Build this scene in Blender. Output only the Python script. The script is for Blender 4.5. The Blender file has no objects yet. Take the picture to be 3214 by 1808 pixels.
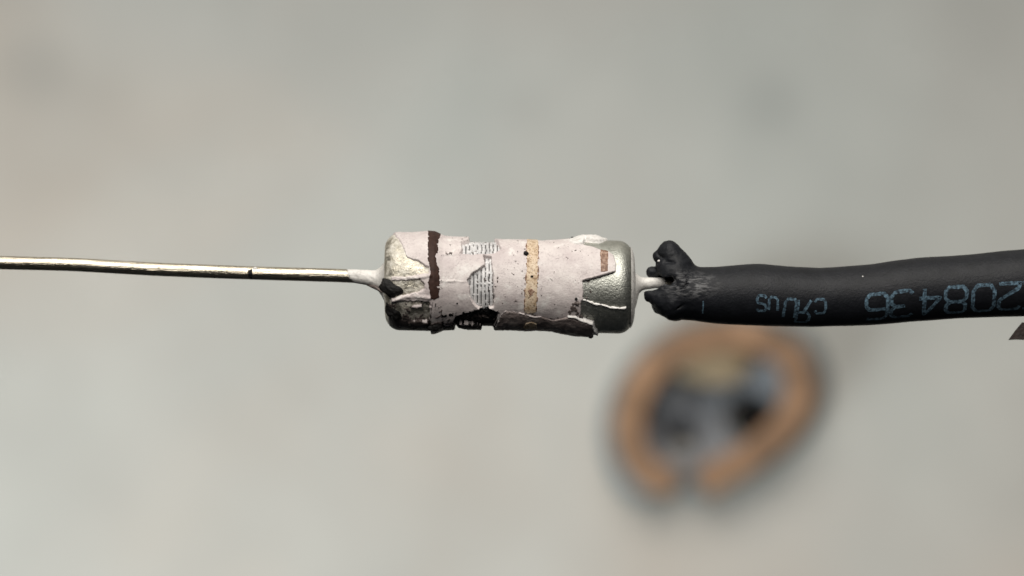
# Burnt resistor with one lead in a torn heat-shrink sleeve, held above a pale worktop.
# Units: 1 Blender unit = 1 mm.
import bpy, math, random
import numpy as np
from mathutils import Vector

sc = bpy.context.scene
COL = sc.collection
sc.unit_settings.system = 'METRIC'
sc.unit_settings.scale_length = 0.001

# ------------------------------------------------------------------ camera
PW, PH = 3214.0, 1808.0            # size of the photograph, used as a drawing grid
FW = 36.8                          # width of the frame at the resistor, mm
K = FW / PW                        # mm per drawing unit at the resistor axis
D = 150.0                          # lens to resistor axis
ZA = 75.0                          # height of the resistor axis above the worktop
cam = bpy.data.cameras.new("camera")
cam.sensor_width = 36.0
cam.lens = 36.0 * D / FW
cam.clip_start = 1.0
cam.clip_end = 2000.0
cam.dof.use_dof = True
cam.dof.focus_distance = D - 1.2
APERTURE = 3.7                     # aperture diameter, mm
cam.dof.aperture_fstop = cam.lens * 1e-3 / APERTURE
camo = bpy.data.objects.new("camera", cam)
camo.location = (0, 0, ZA + D)
COL.objects.link(camo)
sc.camera = camo

# ------------------------------------------------------------------ world and lamps
w = bpy.data.worlds.new("World")
sc.world = w
w.use_nodes = True
w.node_tree.nodes["Background"].inputs[0].default_value = (0.9, 0.95, 1.0, 1)
w.node_tree.nodes["Background"].inputs[1].default_value = 0.016


def lamp(name, loc, target, size, power, color, size_y=None):
    l = bpy.data.lights.new(name, 'AREA')
    l.energy = power
    l.color = color
    l.size = size
    if size_y:
        l.shape = 'RECTANGLE'
        l.size_y = size_y
    o = bpy.data.objects.new(name, l)
    o.location = loc
    o.rotation_euler = (Vector(target) - Vector(loc)).to_track_quat('-Z', 'Y').to_euler()
    COL.objects.link(o)
    return o


KD = 230.0
ka = math.radians(50)
lamp("ceiling_lamp", (-10, KD * math.sin(ka), ZA + KD * math.cos(ka)), (0, 0, ZA), 230, 900000, (1.0, 0.957, 0.888), 240)
sp = bpy.data.lights.new("mat_fill_spot", 'SPOT')       # low added fill spot that brightens the mat's lower left
sp.energy = 800000
sp.color = (0.90, 0.99, 1.0)
sp.spot_size = math.radians(62)
sp.spot_blend = 1.0
sp.shadow_soft_size = 30
spo = bpy.data.objects.new("mat_fill_spot", sp)
spo.location = (-72, -78, 60)
spo.rotation_euler = (Vector((-25, -35, 0)) - Vector(spo.location)).to_track_quat('-Z', 'Y').to_euler()
COL.objects.link(spo)

sc.view_settings.view_transform = 'Standard'
sc.view_settings.look = 'None'
sc.view_settings.gamma = 1.0
sc.view_settings.use_curve_mapping = False
sc.view_settings.exposure = 0.07
sc.cycles.use_denoising = True
sc.cycles.max_bounces = 8

# ------------------------------------------------------------------ helpers
rng = np.random.default_rng(7)


def _hash(i, j, k, seed):
    n = (i * 374761393 + j * 668265263 + k * 2147483647 + seed * 974711) & 0xFFFFFFFF
    n = ((n ^ (n >> 13)) * 1274126177) & 0xFFFFFFFF
    n = (n ^ (n >> 16)) & 0xFFFF
    return n / 65535.0


def vnoise(x, y, z=0.0, seed=0):
    x, y, z = np.broadcast_arrays(np.asarray(x, float), np.asarray(y, float), np.asarray(z, float))
    xi, yi, zi = (np.floor(a).astype(np.int64) for a in (x, y, z))
    f = [a - b for a, b in ((x, xi), (y, yi), (z, zi))]
    f = [t * t * (3 - 2 * t) for t in f]
    out = 0
    for dx in (0, 1):
        for dy in (0, 1):
            for dz in (0, 1):
                wgt = (f[0] if dx else 1 - f[0]) * (f[1] if dy else 1 - f[1]) * (f[2] if dz else 1 - f[2])
                out = out + wgt * _hash(xi + dx, yi + dy, zi + dz, seed)
    return out * 2 - 1


def fbm(x, y, z=0.0, seed=0, octv=3):
    a, s, o = 1.0, 0.0, 0
    x, y, z = np.asarray(x, float), np.asarray(y, float), np.asarray(z, float)
    for k in range(octv):
        o = o + a * vnoise(x * 2 ** k, y * 2 ** k, z * 2 ** k, seed + k * 17)
        s += a
        a *= 0.5
    return o / s


def smooth(a, b, x):
    t = np.clip((x - a) / (b - a), 0, 1)
    return t * t * (3 - 2 * t)


def mesh_obj(name, verts, faces, mat, parent=None, shade=True):
    me = bpy.data.meshes.new(name)
    verts = np.asarray(verts, dtype=float)
    if isinstance(faces, np.ndarray):
        n, m = faces.shape
        me.vertices.add(len(verts))
        me.vertices.foreach_set("co", verts.ravel())
        me.loops.add(n * m)
        me.loops.foreach_set("vertex_index", faces.ravel().astype(np.int32))
        me.polygons.add(n)
        me.polygons.foreach_set("loop_start", np.arange(0, n * m, m, dtype=np.int32))
        me.update(calc_edges=True)
        me.validate()
    else:
        me.from_pydata([tuple(v) for v in verts], [], faces)
    me.materials.append(mat)
    if shade:
        me.polygons.foreach_set("use_smooth", [True] * len(me.polygons))
    o = bpy.data.objects.new(name, me)
    COL.objects.link(o)
    if parent is not None:
        o.parent = parent
    return o


def thing(name, label, cat):
    o = bpy.data.objects.new(name, None)
    o["label"] = label
    o["category"] = cat
    o.empty_display_size = 1.0
    COL.objects.link(o)
    return o


def tube(path, radii, seg=24, cap=True):
    """rings around a path; returns verts, faces (python lists)"""
    path = np.asarray(path, float)
    n = len(path)
    radii = np.broadcast_to(np.asarray(radii, float), (n,))
    V, F = [], []
    up = np.array([0, 0, 1.0])
    for i in range(n):
        t = path[min(i + 1, n - 1)] - path[max(i - 1, 0)]
        t = t / np.linalg.norm(t)
        ref = up if abs(t @ up) < 0.95 else np.array([0, 1.0, 0])
        a = np.cross(t, ref)
        a /= np.linalg.norm(a)
        b = np.cross(t, a)
        for k in range(seg):
            th = 2 * math.pi * k / seg
            V.append(path[i] + radii[i] * (math.cos(th) * a + math.sin(th) * b))
    for i in range(n - 1):
        for k in range(seg):
            k2 = (k + 1) % seg
            F.append((i * seg + k, i * seg + k2, (i + 1) * seg + k2, (i + 1) * seg + k))
    if cap:
        F.append(tuple(range(seg))[::-1])
        F.append(tuple((n - 1) * seg + k for k in range(seg)))
    return V, F


def at(u, v, z=0.0):
    """point at drawing position (u, v), z mm above the resistor axis plane"""
    s = K * (D - z) / D
    return ((u - PW / 2) * s, -(v - PH / 2) * s, ZA + z)


# node material helper --------------------------------------------------------
class M:
    def __init__(s, name):
        s.m = bpy.data.materials.new(name)
        s.m.use_nodes = True
        s.t = s.m.node_tree
        s.b = s.t.nodes["Principled BSDF"]
        s.co = s.t.nodes.new("ShaderNodeTexCoord").outputs["Object"]

    def noise(s, scale, detail=3, rough=0.55, dist=0.0, vec=None):
        n = s.t.nodes.new("ShaderNodeTexNoise")
        n.inputs["Scale"].default_value = scale
        n.inputs["Detail"].default_value = detail
        n.inputs["Roughness"].default_value = rough
        n.inputs["Distortion"].default_value = dist
        s.t.links.new(vec or s.co, n.inputs["Vector"])
        return n.outputs["Fac"]

    def ramp(s, fac, stops):
        r = s.t.nodes.new("ShaderNodeValToRGB")
        el = r.color_ramp.elements
        while len(el) < len(stops):
            el.new(0.5)
        for e, (p, c) in zip(el, stops):
            e.position = p
            e.color = (*c, 1) if len(c) == 3 else c
        s.t.links.new(fac, r.inputs["Fac"])
        return r.outputs["Color"]

    def mix(s, fac, a, b, mode='MIX'):
        n = s.t.nodes.new("ShaderNodeMix")
        n.data_type = 'RGBA'
        n.blend_type = mode
        for sock, v in ((n.inputs[0], fac), (n.inputs[6], a), (n.inputs[7], b)):
            if isinstance(v, (int, float)):
                sock.default_value = v
            elif isinstance(v, tuple):
                sock.default_value = (*v, 1)
            else:
                s.t.links.new(v, sock)
        return n.outputs[2]

    def val(s, fac, lo, hi, a=0.0, b=1.0):
        n = s.t.nodes.new("ShaderNodeMapRange")
        n.inputs["From Min"].default_value = a
        n.inputs["From Max"].default_value = b
        n.inputs["To Min"].default_value = lo
        n.inputs["To Max"].default_value = hi
        s.t.links.new(fac, n.inputs["Value"])
        return n.outputs[0]

    def scale(s, v):
        n = s.t.nodes.new("ShaderNodeMapping")
        n.inputs["Scale"].default_value = v
        s.t.links.new(s.co, n.inputs["Vector"])
        return n.outputs["Vector"]

    def bump(s, h, dist, strength=1.0):
        n = s.t.nodes.new("ShaderNodeBump")
        n.inputs["Distance"].default_value = dist
        n.inputs["Strength"].default_value = strength
        s.t.links.new(h, n.inputs["Height"])
        s.t.links.new(n.outputs["Normal"], s.b.inputs["Normal"])

    def set(s, **kw):
        for k, v in kw.items():
            k = {"color": "Base Color", "rough": "Roughness", "metal": "Metallic", "spec": "Specular IOR Level",
                 "coat": "Coat Weight"}.get(k, k)
            i = s.b.inputs[k]
            if isinstance(v, tuple):
                i.default_value = (*v, 1)
            elif isinstance(v, (int, float)):
                i.default_value = v
            else:
                s.t.links.new(v, i)
        return s


# ------------------------------------------------------------------ materials
def mat_worktop():
    m = M("worktop_laminate")
    base = m.ramp(m.noise(0.028, 3, 0.55, 0.6), [(0.36, (0.39, 0.393, 0.37)), (0.50, (0.40, 0.388, 0.362)), (0.66, (0.41, 0.372, 0.332))])
    fine = m.ramp(m.noise(0.11, 2), [(0.3, (0.93, 0.93, 0.93)), (0.7, (1.05, 1.05, 1.05))])
    c = m.mix(1.0, base, fine, 'MULTIPLY')
    # faint smudges
    for (px, py, r, st) in ((112, 200, 3.0, .30), (2414, 318, 2.6, .30), (1650, 330, 2.2, .10), (640, 1240, 3.6, .10)):
        s = (D + ZA) / D * K
        d = m.t.nodes.new("ShaderNodeVectorMath")
        d.operation = 'DISTANCE'
        d.inputs[1].default_value = ((px - PW / 2) * s, -(py - PH / 2) * s, 0)
        m.t.links.new(m.co, d.inputs[0])
        f = m.val(d.outputs["Value"], st, 0.0, r * 0.3, r)
        c = m.mix(f, c, (0.20, 0.21, 0.205))
    m.set(color=c, rough=0.62, spec=0.3)
    return m.m


def mat_coat():
    m = M("pinkish_white_coating")
    a = m.ramp(m.noise(1.1, 3, 0.6), [(0.34, (0.565, 0.495, 0.49)), (0.66, (0.73, 0.67, 0.65))])
    spk = m.ramp(m.noise(13, 4, 0.65), [(0.32, (0.50, 0.48, 0.49)), (0.50, (1, 1, 1))])
    c = m.mix(m.val(m.noise(1.7, 2), 0.1, 0.6, 0.35, 0.65), a, spk, 'MULTIPLY')
    pale = m.ramp(m.noise(2.2, 4, 0.65), [(0.58, (0, 0, 0)), (0.68, (1, 1, 1))])
    c = m.mix(m.val(pale, 0.0, 0.6), c, (0.84, 0.82, 0.79))
    m.set(color=c, rough=m.val(m.noise(6), 0.42, 0.68), spec=0.4)
    m.bump(m.noise(16, 4, 0.65), 0.016)
    return m.m


def mat_white():
    m = M("white_flake")
    c = m.ramp(m.noise(7, 4, 0.6), [(0.3, (0.66, 0.63, 0.60)), (0.6, (0.84, 0.82, 0.80))])
    m.set(color=c, rough=0.55)
    m.bump(m.noise(12, 4), 0.02)
    return m.m


def mat_meniscus():
    m = M("white_paint_collar")
    c = m.ramp(m.noise(6, 4, 0.6), [(0.28, (0.50, 0.48, 0.45)), (0.5, (0.74, 0.72, 0.69))])
    m.set(color=c, rough=0.5)
    m.bump(m.noise(9, 3), 0.02)
    return m.m


def mat_cap(gold):
    m = M("tinned_cap_gold" if gold else "tinned_cap")
    if gold:
        ch = m.ramp(m.noise(2.4, 5, 0.68), [(0.44, (0, 0, 0)), (0.56, (1, 1, 1))])
        c = m.ramp(m.noise(3.2, 4, 0.65), [(0.30, (0.30, 0.285, 0.25)), (0.5, (0.58, 0.54, 0.45)), (0.7, (0.70, 0.66, 0.58))])
        c = m.mix(ch, c, m.ramp(m.noise(7, 4), [(0.3, (0.46, 0.43, 0.36)), (0.65, (0.78, 0.745, 0.67))]))
        m.set(color=c, metal=m.val(ch, 0.95, 0.12), rough=m.val(m.noise(6, 4), 0.34, 0.62))
        m.bump(m.noise(7, 5, 0.65), 0.05)
    else:
        c = m.ramp(m.noise(5, 4, 0.6), [(0.25, (0.38, 0.39, 0.35)), (0.7, (0.56, 0.565, 0.52))])
        st = m.ramp(m.noise(3.5, 5, 0.7, vec=m.scale((3.0, 1.0, 1.0))), [(0.60, (0, 0, 0)), (0.70, (1, 1, 1))])
        c = m.mix(m.val(st, 0, 0.5), c, (0.62, 0.62, 0.58))
        m.set(color=c, metal=m.val(st, 1.0, 0.6), rough=m.val(m.noise(9, 4), 0.38, 0.58))
        m.bump(m.noise(14, 4, 0.6), 0.022)
    return m.m


def mat_simple(name, stops, scale, rough, bump=None, metal=0.0, spec=0.5):
    m = M(name)
    m.set(color=m.ramp(m.noise(scale, 4, 0.62), stops), rough=rough, metal=metal, spec=spec)
    if bump:
        m.bump(m.noise(bump[0], 4, 0.6), bump[1])
    return m.m


def mat_tan():
    m = M("tan_band_ink")
    c = m.ramp(m.noise(4.5, 4, 0.6), [(0.30, (0.28, 0.18, 0.10)), (0.42, (0.58, 0.44, 0.30)), (0.62, (0.74, 0.61, 0.46))])
    spk = m.ramp(m.noise(15, 3, 0.7), [(0.36, (0.40, 0.28, 0.18)), (0.50, (1, 1, 1))])
    m.set(color=m.mix(0.8, c, spk, 'MULTIPLY'), rough=0.55)
    m.bump(m.noise(16, 3), 0.012)
    return m.m


def mat_wire():
    m = M("tinned_lead_wire")
    v = m.scale((0.35, 6, 6))
    c = m.ramp(m.noise(2.4, 4, 0.65, vec=v), [(0.3, (0.40, 0.35, 0.27)), (0.55, (0.64, 0.585, 0.47)), (0.8, (0.76, 0.72, 0.62))])
    m.set(color=c, metal=1.0, rough=m.val(m.noise(2, 3, vec=v), 0.20, 0.36))
    m.bump(m.noise(1.6, 5, 0.7, vec=v), 0.032)
    return m.m


def mat_sleeve():
    m = M("black_heat_shrink")
    c = m.ramp(m.noise(3.0, 4, 0.6), [(0.3, (0.0045, 0.0055, 0.008)), (0.7, (0.010, 0.0112, 0.015))])
    # scuffed grey patch around the torn mouth
    sx, sy, sz = at(2165, 893, 0.9)
    mp = m.t.nodes.new("ShaderNodeMapping")
    mp.vector_type = 'POINT'
    mp.inputs["Location"].default_value = (-sx / 1.25, -sy / 0.62, -sz / 0.8)
    mp.inputs["Scale"].default_value = (1 / 1.25, 1 / 0.62, 1 / 0.8)
    m.t.links.new(m.co, mp.inputs["Vector"])
    ln = m.t.nodes.new("ShaderNodeVectorMath")
    ln.operation = 'LENGTH'
    m.t.links.new(mp.outputs[0], ln.inputs[0])
    reg = m.val(ln.outputs["Value"], 1.0, 0.0, 0.2, 1.0)
    st = m.ramp(m.noise(5.5, 5, 0.72, vec=m.scale((0.6, 2.0, 2.0))), [(0.48, (0, 0, 0)), (0.60, (1, 1, 1))])
    c = m.mix(m.mix(1.0, reg, st, 'MULTIPLY'), c, (0.15, 0.15, 0.155))
    m.set(color=c, rough=m.val(m.noise(1.2, 4), 0.48, 0.64), spec=0.29)
    m.bump(m.noise(11, 4, 0.6), 0.018)
    return m.m


def mat_ink():
    m = M("pale_blue_print")
    f = m.ramp(m.noise(9, 4, 0.7), [(0.38, (0.012, 0.018, 0.027)), (0.74, (0.17, 0.28, 0.37))])
    m.set(color=f, rough=0.6, spec=0.2)
    return m.m


MAT = dict(
    worktop=mat_worktop(), coat=mat_coat(), white=mat_white(), meniscus=mat_meniscus(), cap=mat_cap(False), capgold=mat_cap(True),
    tan=mat_tan(), wire=mat_wire(), sleeve=mat_sleeve(), ink=mat_ink(),
    brown=mat_simple("dark_brown_ink", [(0.3, (0.026, 0.012, 0.009)), (0.7, (0.055, 0.027, 0.020))], 5, 0.65, (14, 0.012), 0.0, 0.25),
    brown2=mat_simple("faded_brown_ink", [(0.38, (0.13, 0.065, 0.040)), (0.5, (0.24, 0.135, 0.085)), (0.64, (0.44, 0.31, 0.24))], 9, 0.55, (14, 0.012)),
    core=mat_simple("scorched_core", [(0.3, (0.020, 0.018, 0.017)), (0.7, (0.075, 0.07, 0.068))], 6, 0.6, (10, 0.02)),
    winding=mat_simple("glassy_winding_thread", [(0.3, (0.42, 0.42, 0.43)), (0.6, (0.74, 0.73, 0.73))], 5, 0.35, (20, 0.01)),
    char=mat_simple("black_char", [(0.3, (0.006, 0.006, 0.006)), (0.62, (0.010, 0.009, 0.009)), (0.8, (0.024, 0.021, 0.02))], 6, 0.62, (9, 0.04), 0.0, 0.25),
    scorch_shade=mat_simple("scorch_shade_coating", [(0.3, (0.045, 0.034, 0.031)), (0.55, (0.12, 0.095, 0.088)), (0.75, (0.27, 0.225, 0.21))], 4, 0.55, (10, 0.03)),
    flap=mat_simple("browned_shaded_coating", [(0.3, (0.16, 0.127, 0.118)), (0.55, (0.32, 0.265, 0.25)), (0.75, (0.46, 0.40, 0.38))], 3, 0.6, (8, 0.04)),
    ring=mat_simple("tan_brown_plastic", [(0.36, (0.13, 0.075, 0.042)), (0.50, (0.25, 0.14, 0.076)), (0.64, (0.36, 0.21, 0.12))], 0.38, 0.55),
    cup=mat_simple("dark_grey_metal", [(0.3, (0.10, 0.108, 0.12)), (0.7, (0.19, 0.20, 0.22))], 0.4, 0.5),
    collar=mat_simple("slate_grey_collar", [(0.3, (0.10, 0.115, 0.12)), (0.7, (0.15, 0.165, 0.17))], 0.4, 0.5),
    highlight_nub=mat_simple("ivory_highlight", [(0.3, (0.20, 0.145, 0.085)), (0.7, (0.34, 0.265, 0.17))], 0.6, 0.4),
    jaw=mat_simple("dark_bronze_jaw", [(0.3, (0.012, 0.008, 0.007)), (0.7, (0.035, 0.022, 0.018))], 5, 0.45, (9, 0.02)),
)

# ------------------------------------------------------------------ worktop
# a pale bench mat, curve added to dim its far side, with its front edge just below the frame
X0, X1, Y0, Y1, TH = -260.0, 260.0, -33.0, 300.0, 3.0


def mat_z(y):
    yy = np.linspace(-60, 320, 1521)
    sl_ = np.clip(0.018 * yy, -0.22, 0.30) * (1 - smooth(35, 60, yy))
    zz = np.cumsum(sl_) * (yy[1] - yy[0])
    zz -= np.interp(0, yy, zz)
    return np.interp(y, yy, zz)


ys = np.concatenate([np.linspace(Y0 + 1.0, 90, 64), np.linspace(95, Y1, 12)])
prof = [(Y0 + 0.25, float(mat_z(Y0)) - 0.35), (Y0, float(mat_z(Y0)) - 1.2), (Y0, float(mat_z(Y0)) - TH)]
prof = [(y, float(mat_z(y)) - TH) for y in ys[::-1]] + prof[::-1] + [(y, float(mat_z(y))) for y in ys]
V, F = [], []
n = len(prof)
for x in (X0, X1):
    V += [(x, y, z) for y, z in prof]
for i in range(n):
    j = (i + 1) % n
    F.append((i, n + i, n + j, j))
wt = mesh_obj("bench_mat", V, F, MAT["worktop"], shade=True)
wt["kind"] = "structure"
wt["label"] = "pale mottled grey bench mat far out of focus behind the resistor"


# ------------------------------------------------------------------ drawing grid -> space
def xof(u):
    return (np.asarray(u, float) - PW / 2) * K


def yof(v):
    return -(np.asarray(v, float) - PH / 2) * K


def uof(x):
    return np.asarray(x, float) / K + PW / 2


AX_U = [1100, 1250, 1930, 2080]
AX_V = [880, 884, 901, 903]


def cy(u):
    return yof(np.interp(u, AX_U, AX_V))


def cap_profile(u, u_in, u_end, R, cr, face):
    """radius (drawing units) of a rounded cap"""
    s = np.sign(u_end - u_in)
    d = (u_end - np.asarray(u, float)) * s           # distance from the end face
    t = np.clip(1 - d / cr, 0, 1)
    return R - cr * (1 - np.sqrt(np.clip(1 - t * t, 0, 1)))


LU, RU_ = 1209.0, 1985.0
LR, RR = 151.0, 146.0
U_LI, U_RI = 1372.0, 1818.0


def base_px(u):
    """radius of the bare metal or core underneath the coating"""
    u = np.asarray(u, float)
    r = np.full(u.shape, 127.0)
    l = cap_profile(u, U_LI, LU, LR, 46, 0)
    rr = cap_profile(u, U_RI, RU_, RR, 46, 0)
    l = l - 24 * smooth(U_LI - 4, U_LI + 26, u)
    rr = rr - 19 * (1 - smooth(U_RI - 24, U_RI + 4, u))
    r = np.where(u < U_LI + 26, np.maximum(l, 127 - 60 * (u < U_LI)), r)
    r = np.where(u > U_RI - 24, rr, r)
    return r


CT_U = [1225, 1250, 1300, 1343, 1365, 1392, 1420, 1467, 1522, 1580, 1650, 1705, 1748, 1800, 1850, 1900, 1950]
CT_R = [120, 148, 157, 162, 160, 149, 146, 146, 144, 142, 143, 141, 145, 150, 153, 152, 150]

R0 = 142 * K


def P(u, v):
    """drawing position -> (x, arc) on the visible side of the body; beyond the outline it runs on round the back"""
    z = 0.0
    for _ in range(4):
        s = K * (D - z) / D
        x = (u - PW / 2) * s
        y = -(v - PH / 2) * s
        uu = uof(x)
        R = float(np.interp(uu, CT_U, CT_R)) * K
        dy = y - float(cy(uu))
        if abs(dy) < R:
            z = math.sqrt(R * R - dy * dy)
            th = math.atan2(dy, z)
        else:
            z = 0.0
            th = math.copysign(math.pi / 2 + (abs(dy) / R - 1) * math.pi / 2 * 1.2, dy)
    return x, th * R0


def Z1(pts):
    return [(1160 + x / 3.45, 680 + y / 3.45) for x, y in pts]


def Z2(pts):
    return [(1560 + x / 3.45, 680 + y / 3.45) for x, y in pts]


def Z3(x, y):
    return 1960 + x / 4.262, 720 + y / 4.262


# unrolled grid over the body
STEP = 0.022
gx = np.arange(float(xof(1222)), float(xof(1962)), STEP)
nth = int(2 * math.pi * R0 / STEP)
gth = np.linspace(-math.pi, math.pi, nth, endpoint=False)
GX, GT = np.meshgrid(gx, gth, indexing='ij')
GS = GT * R0
GU = uof(GX)
NZ1 = fbm(GX * 6, np.cos(GT) * 9, np.sin(GT) * 9, 3, 4)
NZ2 = fbm(GX * 14, np.cos(GT) * 22, np.sin(GT) * 22, 11, 3)
NZ3 = fbm(GX * 2.2, np.cos(GT) * 3.4, np.sin(GT) * 3.4, 23, 3)
BASE = base_px(GU) * K
sinT = np.sin(GT)
COAT_R = np.maximum(np.interp(GU, CT_U, CT_R), base_px(GU) + 5) * K
COAT_R = COAT_R + 0.018 * NZ3 + 0.006 * NZ1


def poly_sdf(pts, rough=0.012, sub=4):
    q = []
    m = len(pts)
    for i in range(m):
        a, b = pts[i], pts[(i + 1) % m]
        for k in range(sub):
            t = k / sub
            q.append(P(a[0] + (b[0] - a[0]) * t, a[1] + (b[1] - a[1]) * t))
    q = np.array(q)
    d = np.full(GX.shape, 1e9)
    inside = np.zeros(GX.shape, bool)
    for i in range(len(q)):
        ax, ay = q[i]
        bx, by = q[(i + 1) % len(q)]
        ex, ey = bx - ax, by - ay
        wx, wy = GX - ax, GS - ay
        t = np.clip((wx * ex + wy * ey) / (ex * ex + ey * ey + 1e-12), 0, 1)
        d = np.minimum(d, (wx - ex * t) ** 2 + (wy - ey * t) ** 2)
        c = (ay > GS) != (by > GS)
        with np.errstate(divide='ignore', invalid='ignore'):
            xi = (bx - ax) * (GS - ay) / (by - ay + 1e-15) + ax
        inside ^= c & (GX < xi)
    d = np.sqrt(d)
    return np.where(inside, d, -d) + rough * NZ2 * 1.4 + rough * NZ1


def line_sdf(pts, half, rough=0.012):
    q = [P(*p) for p in pts]
    d = np.full(GX.shape, 1e9)
    for (ax, ay), (bx, by) in zip(q[:-1], q[1:]):
        ex, ey = bx - ax, by - ay
        wx, wy = GX - ax, GS - ay
        t = np.clip((wx * ex + wy * ey) / (ex * ex + ey * ey + 1e-12), 0, 1)
        d = np.minimum(d, (wx - ex * t) ** 2 + (wy - ey * t) ** 2)
    return half - np.sqrt(d) + rough * NZ2 * 1.4 + rough * NZ1


def layer(name, sdf, outer, under, mat, parent, edge=0.02, dip=0.03):
    """a film whose surface stands at 'outer' inside the shape and dives under 'under' outside it"""
    r = under - dip + (outer - under + dip) * smooth(-edge, edge, sdf)
    keep = sdf > -1.6 * edge
    kq = keep | np.roll(keep, -1, 1)
    kq = kq[:-1] | kq[1:]
    ii, jj = np.nonzero(kq)
    j2 = (jj + 1) % nth
    Fq = np.stack([ii * nth + jj, (ii + 1) * nth + jj, (ii + 1) * nth + j2, ii * nth + j2], 1)
    used, inv = np.unique(Fq.ravel(), return_inverse=True)
    Y = cy(GU) + r * sinT
    Z = ZA + r * np.cos(GT)
    Vv = np.stack([GX.ravel()[used], Y.ravel()[used], Z.ravel()[used]], 1)
    return mesh_obj(name, Vv, inv.reshape(-1, 4)[:, ::-1].copy(), mat, parent)


res = thing("resistor", "burnt axial resistor with chipped pinkish coating, colour bands and bare silver end caps", "resistor")


# ---- end caps and core (turned shapes)
def lathe(name, prof, mat, parent, seg=160, rough=0.0, rs=3.0, seed=1, squash=None):
    prof = np.array(prof, float)
    th = np.linspace(0, 2 * math.pi, seg, endpoint=False)
    U = prof[:, 0][:, None] + 0 * th
    R = prof[:, 1][:, None] + 0 * th
    if rough:
        R = R * (1 + rough * fbm(U * K * rs, np.cos(th) * rs * 1.5 + 0 * U, np.sin(th) * rs * 1.5 + 0 * U, seed))
    X = xof(U)
    Y = cy(U) + R * K * np.sin(th)
    Z = ZA + R * K * np.cos(th)
    V = np.stack([X, Y, Z], -1).reshape(-1, 3)
    m = len(prof)
    ii, jj = np.meshgrid(np.arange(m - 1), np.arange(seg), indexing='ij')
    ii, jj = ii.ravel(), jj.ravel()
    j2 = (jj + 1) % seg
    Fq = np.stack([ii * seg + jj, ii * seg + j2, (ii + 1) * seg + j2, (ii + 1) * seg + jj], 1)
    return mesh_obj(name, V, Fq, mat, parent)


us = np.concatenate([LU + 46 * (1 - np.cos(np.linspace(0, math.pi / 2, 16))), np.linspace(1260, 1398, 40)])
profL = [(LU, 0.5), (LU, 40), (LU - 1, 80)] + [(u, float(base_px(np.array(u)))) for u in us]
capL = lathe("end_cap", profL, MAT["capgold"], res, rough=0.012, rs=2.2, seed=5)
capL["label"] = "bare silvery left end cap with gold sheen"
us = np.concatenate([np.linspace(1794, 1938, 44), RU_ - 46 * (1 - np.cos(np.linspace(math.pi / 2, 0, 16)))])
profR = [(u, float(base_px(np.array(u)))) for u in us] + [(RU_ + 1, 80), (RU_ + 2, 40), (RU_ + 2, 0.5)]
capR = lathe("end_cap", profR, MAT["cap"], res, rough=0.003, rs=1.4, seed=9)
capR["label"] = "dull grey right end cap, bare metal"
lathe("core", [(u, 126.5) for u in np.linspace(1386, 1806, 40)], MAT["core"], res, rough=0.004)

# ---- bare places
bare = [
    Z1([(60, 690), (60, 300), (240, 235), (310, 250), (340, 300), (375, 350), (385, 425), (450, 450), (530, 480), (600, 525), (645, 545), (640, 600), (520, 625), (420, 640), (300, 650), (200, 680)]),
    Z1([(60, 720), (280, 690), (420, 690), (540, 680), (600, 730), (600, 780), (520, 820), (400, 850), (280, 868), (60, 872)]),
    Z1([(60, 892), (250, 905), (440, 915), (640, 925), (655, 960), (660, 1130), (690, 1500), (60, 1500)]),
    Z1([(1080, 60), (1080, 240), (995, 262), (1000, 330), (990, 398), (1100, 405), (1220, 402), (1350, 395), (1420, 345), (1390, 262), (1350, 210), (1350, 60)]),
    Z1([(1235, 420), (1250, 520), (1180, 570), (1100, 620), (1060, 690), (1082, 760), (1090, 860), (1120, 940), (1180, 1000), (1250, 1010), (1340, 985), (1352, 900), (1338, 760), (1340, 640), (1322, 540), (1318, 430)]),
    Z1([(930, 1085), (1050, 1050), (1200, 1006), (1300, 1005), (1395, 1045), (1380, 1130), (1345, 1200), (1345, 1460), (940, 1460), (905, 1140)]),
]
bareR = Z2([(935, 254), (1120, 264), (1140, 225), (1140, 60), (1800, 60), (1800, 1500), (1090, 1500), (1090, 1260), (1040, 1200), (1030, 1150), (960, 1132),
            (900, 1112), (906, 930), (932, 900), (930, 690), (1100, 645), (1280, 590), (1290, 500), (1262, 410), (1210, 372), (1120, 350), (1040, 320), (937, 300)])
coat = np.minimum((GX - float(xof(1232))), (float(xof(1945)) - GX)) + 0.02 * NZ1
back = np.abs(GT) > math.radians(125)
for i, b in enumerate(bare):
    coat = np.minimum(coat, -poly_sdf(b, 0.034 if i < 3 else 0.018))
coat = np.minimum(coat, -poly_sdf(bareR, 0.016))
# remnants of coating left on bare metal
isl = [poly_sdf(Z1([(455, 985), (480, 965), (560, 960), (570, 985), (500, 1000)]), 0.02),
       poly_sdf(Z1([(420, 1150), (500, 1130), (620, 1140), (640, 1165), (520, 1185)]), 0.03),
       poly_sdf(Z1([(940, 1175), (1040, 1165), (1170, 1185), (1215, 1200), (1210, 1235), (1080, 1232), (960, 1205)]), 0.01)]
for s in isl:
    coat = np.maximum(coat, s)
thick = np.zeros(GX.shape)
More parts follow.
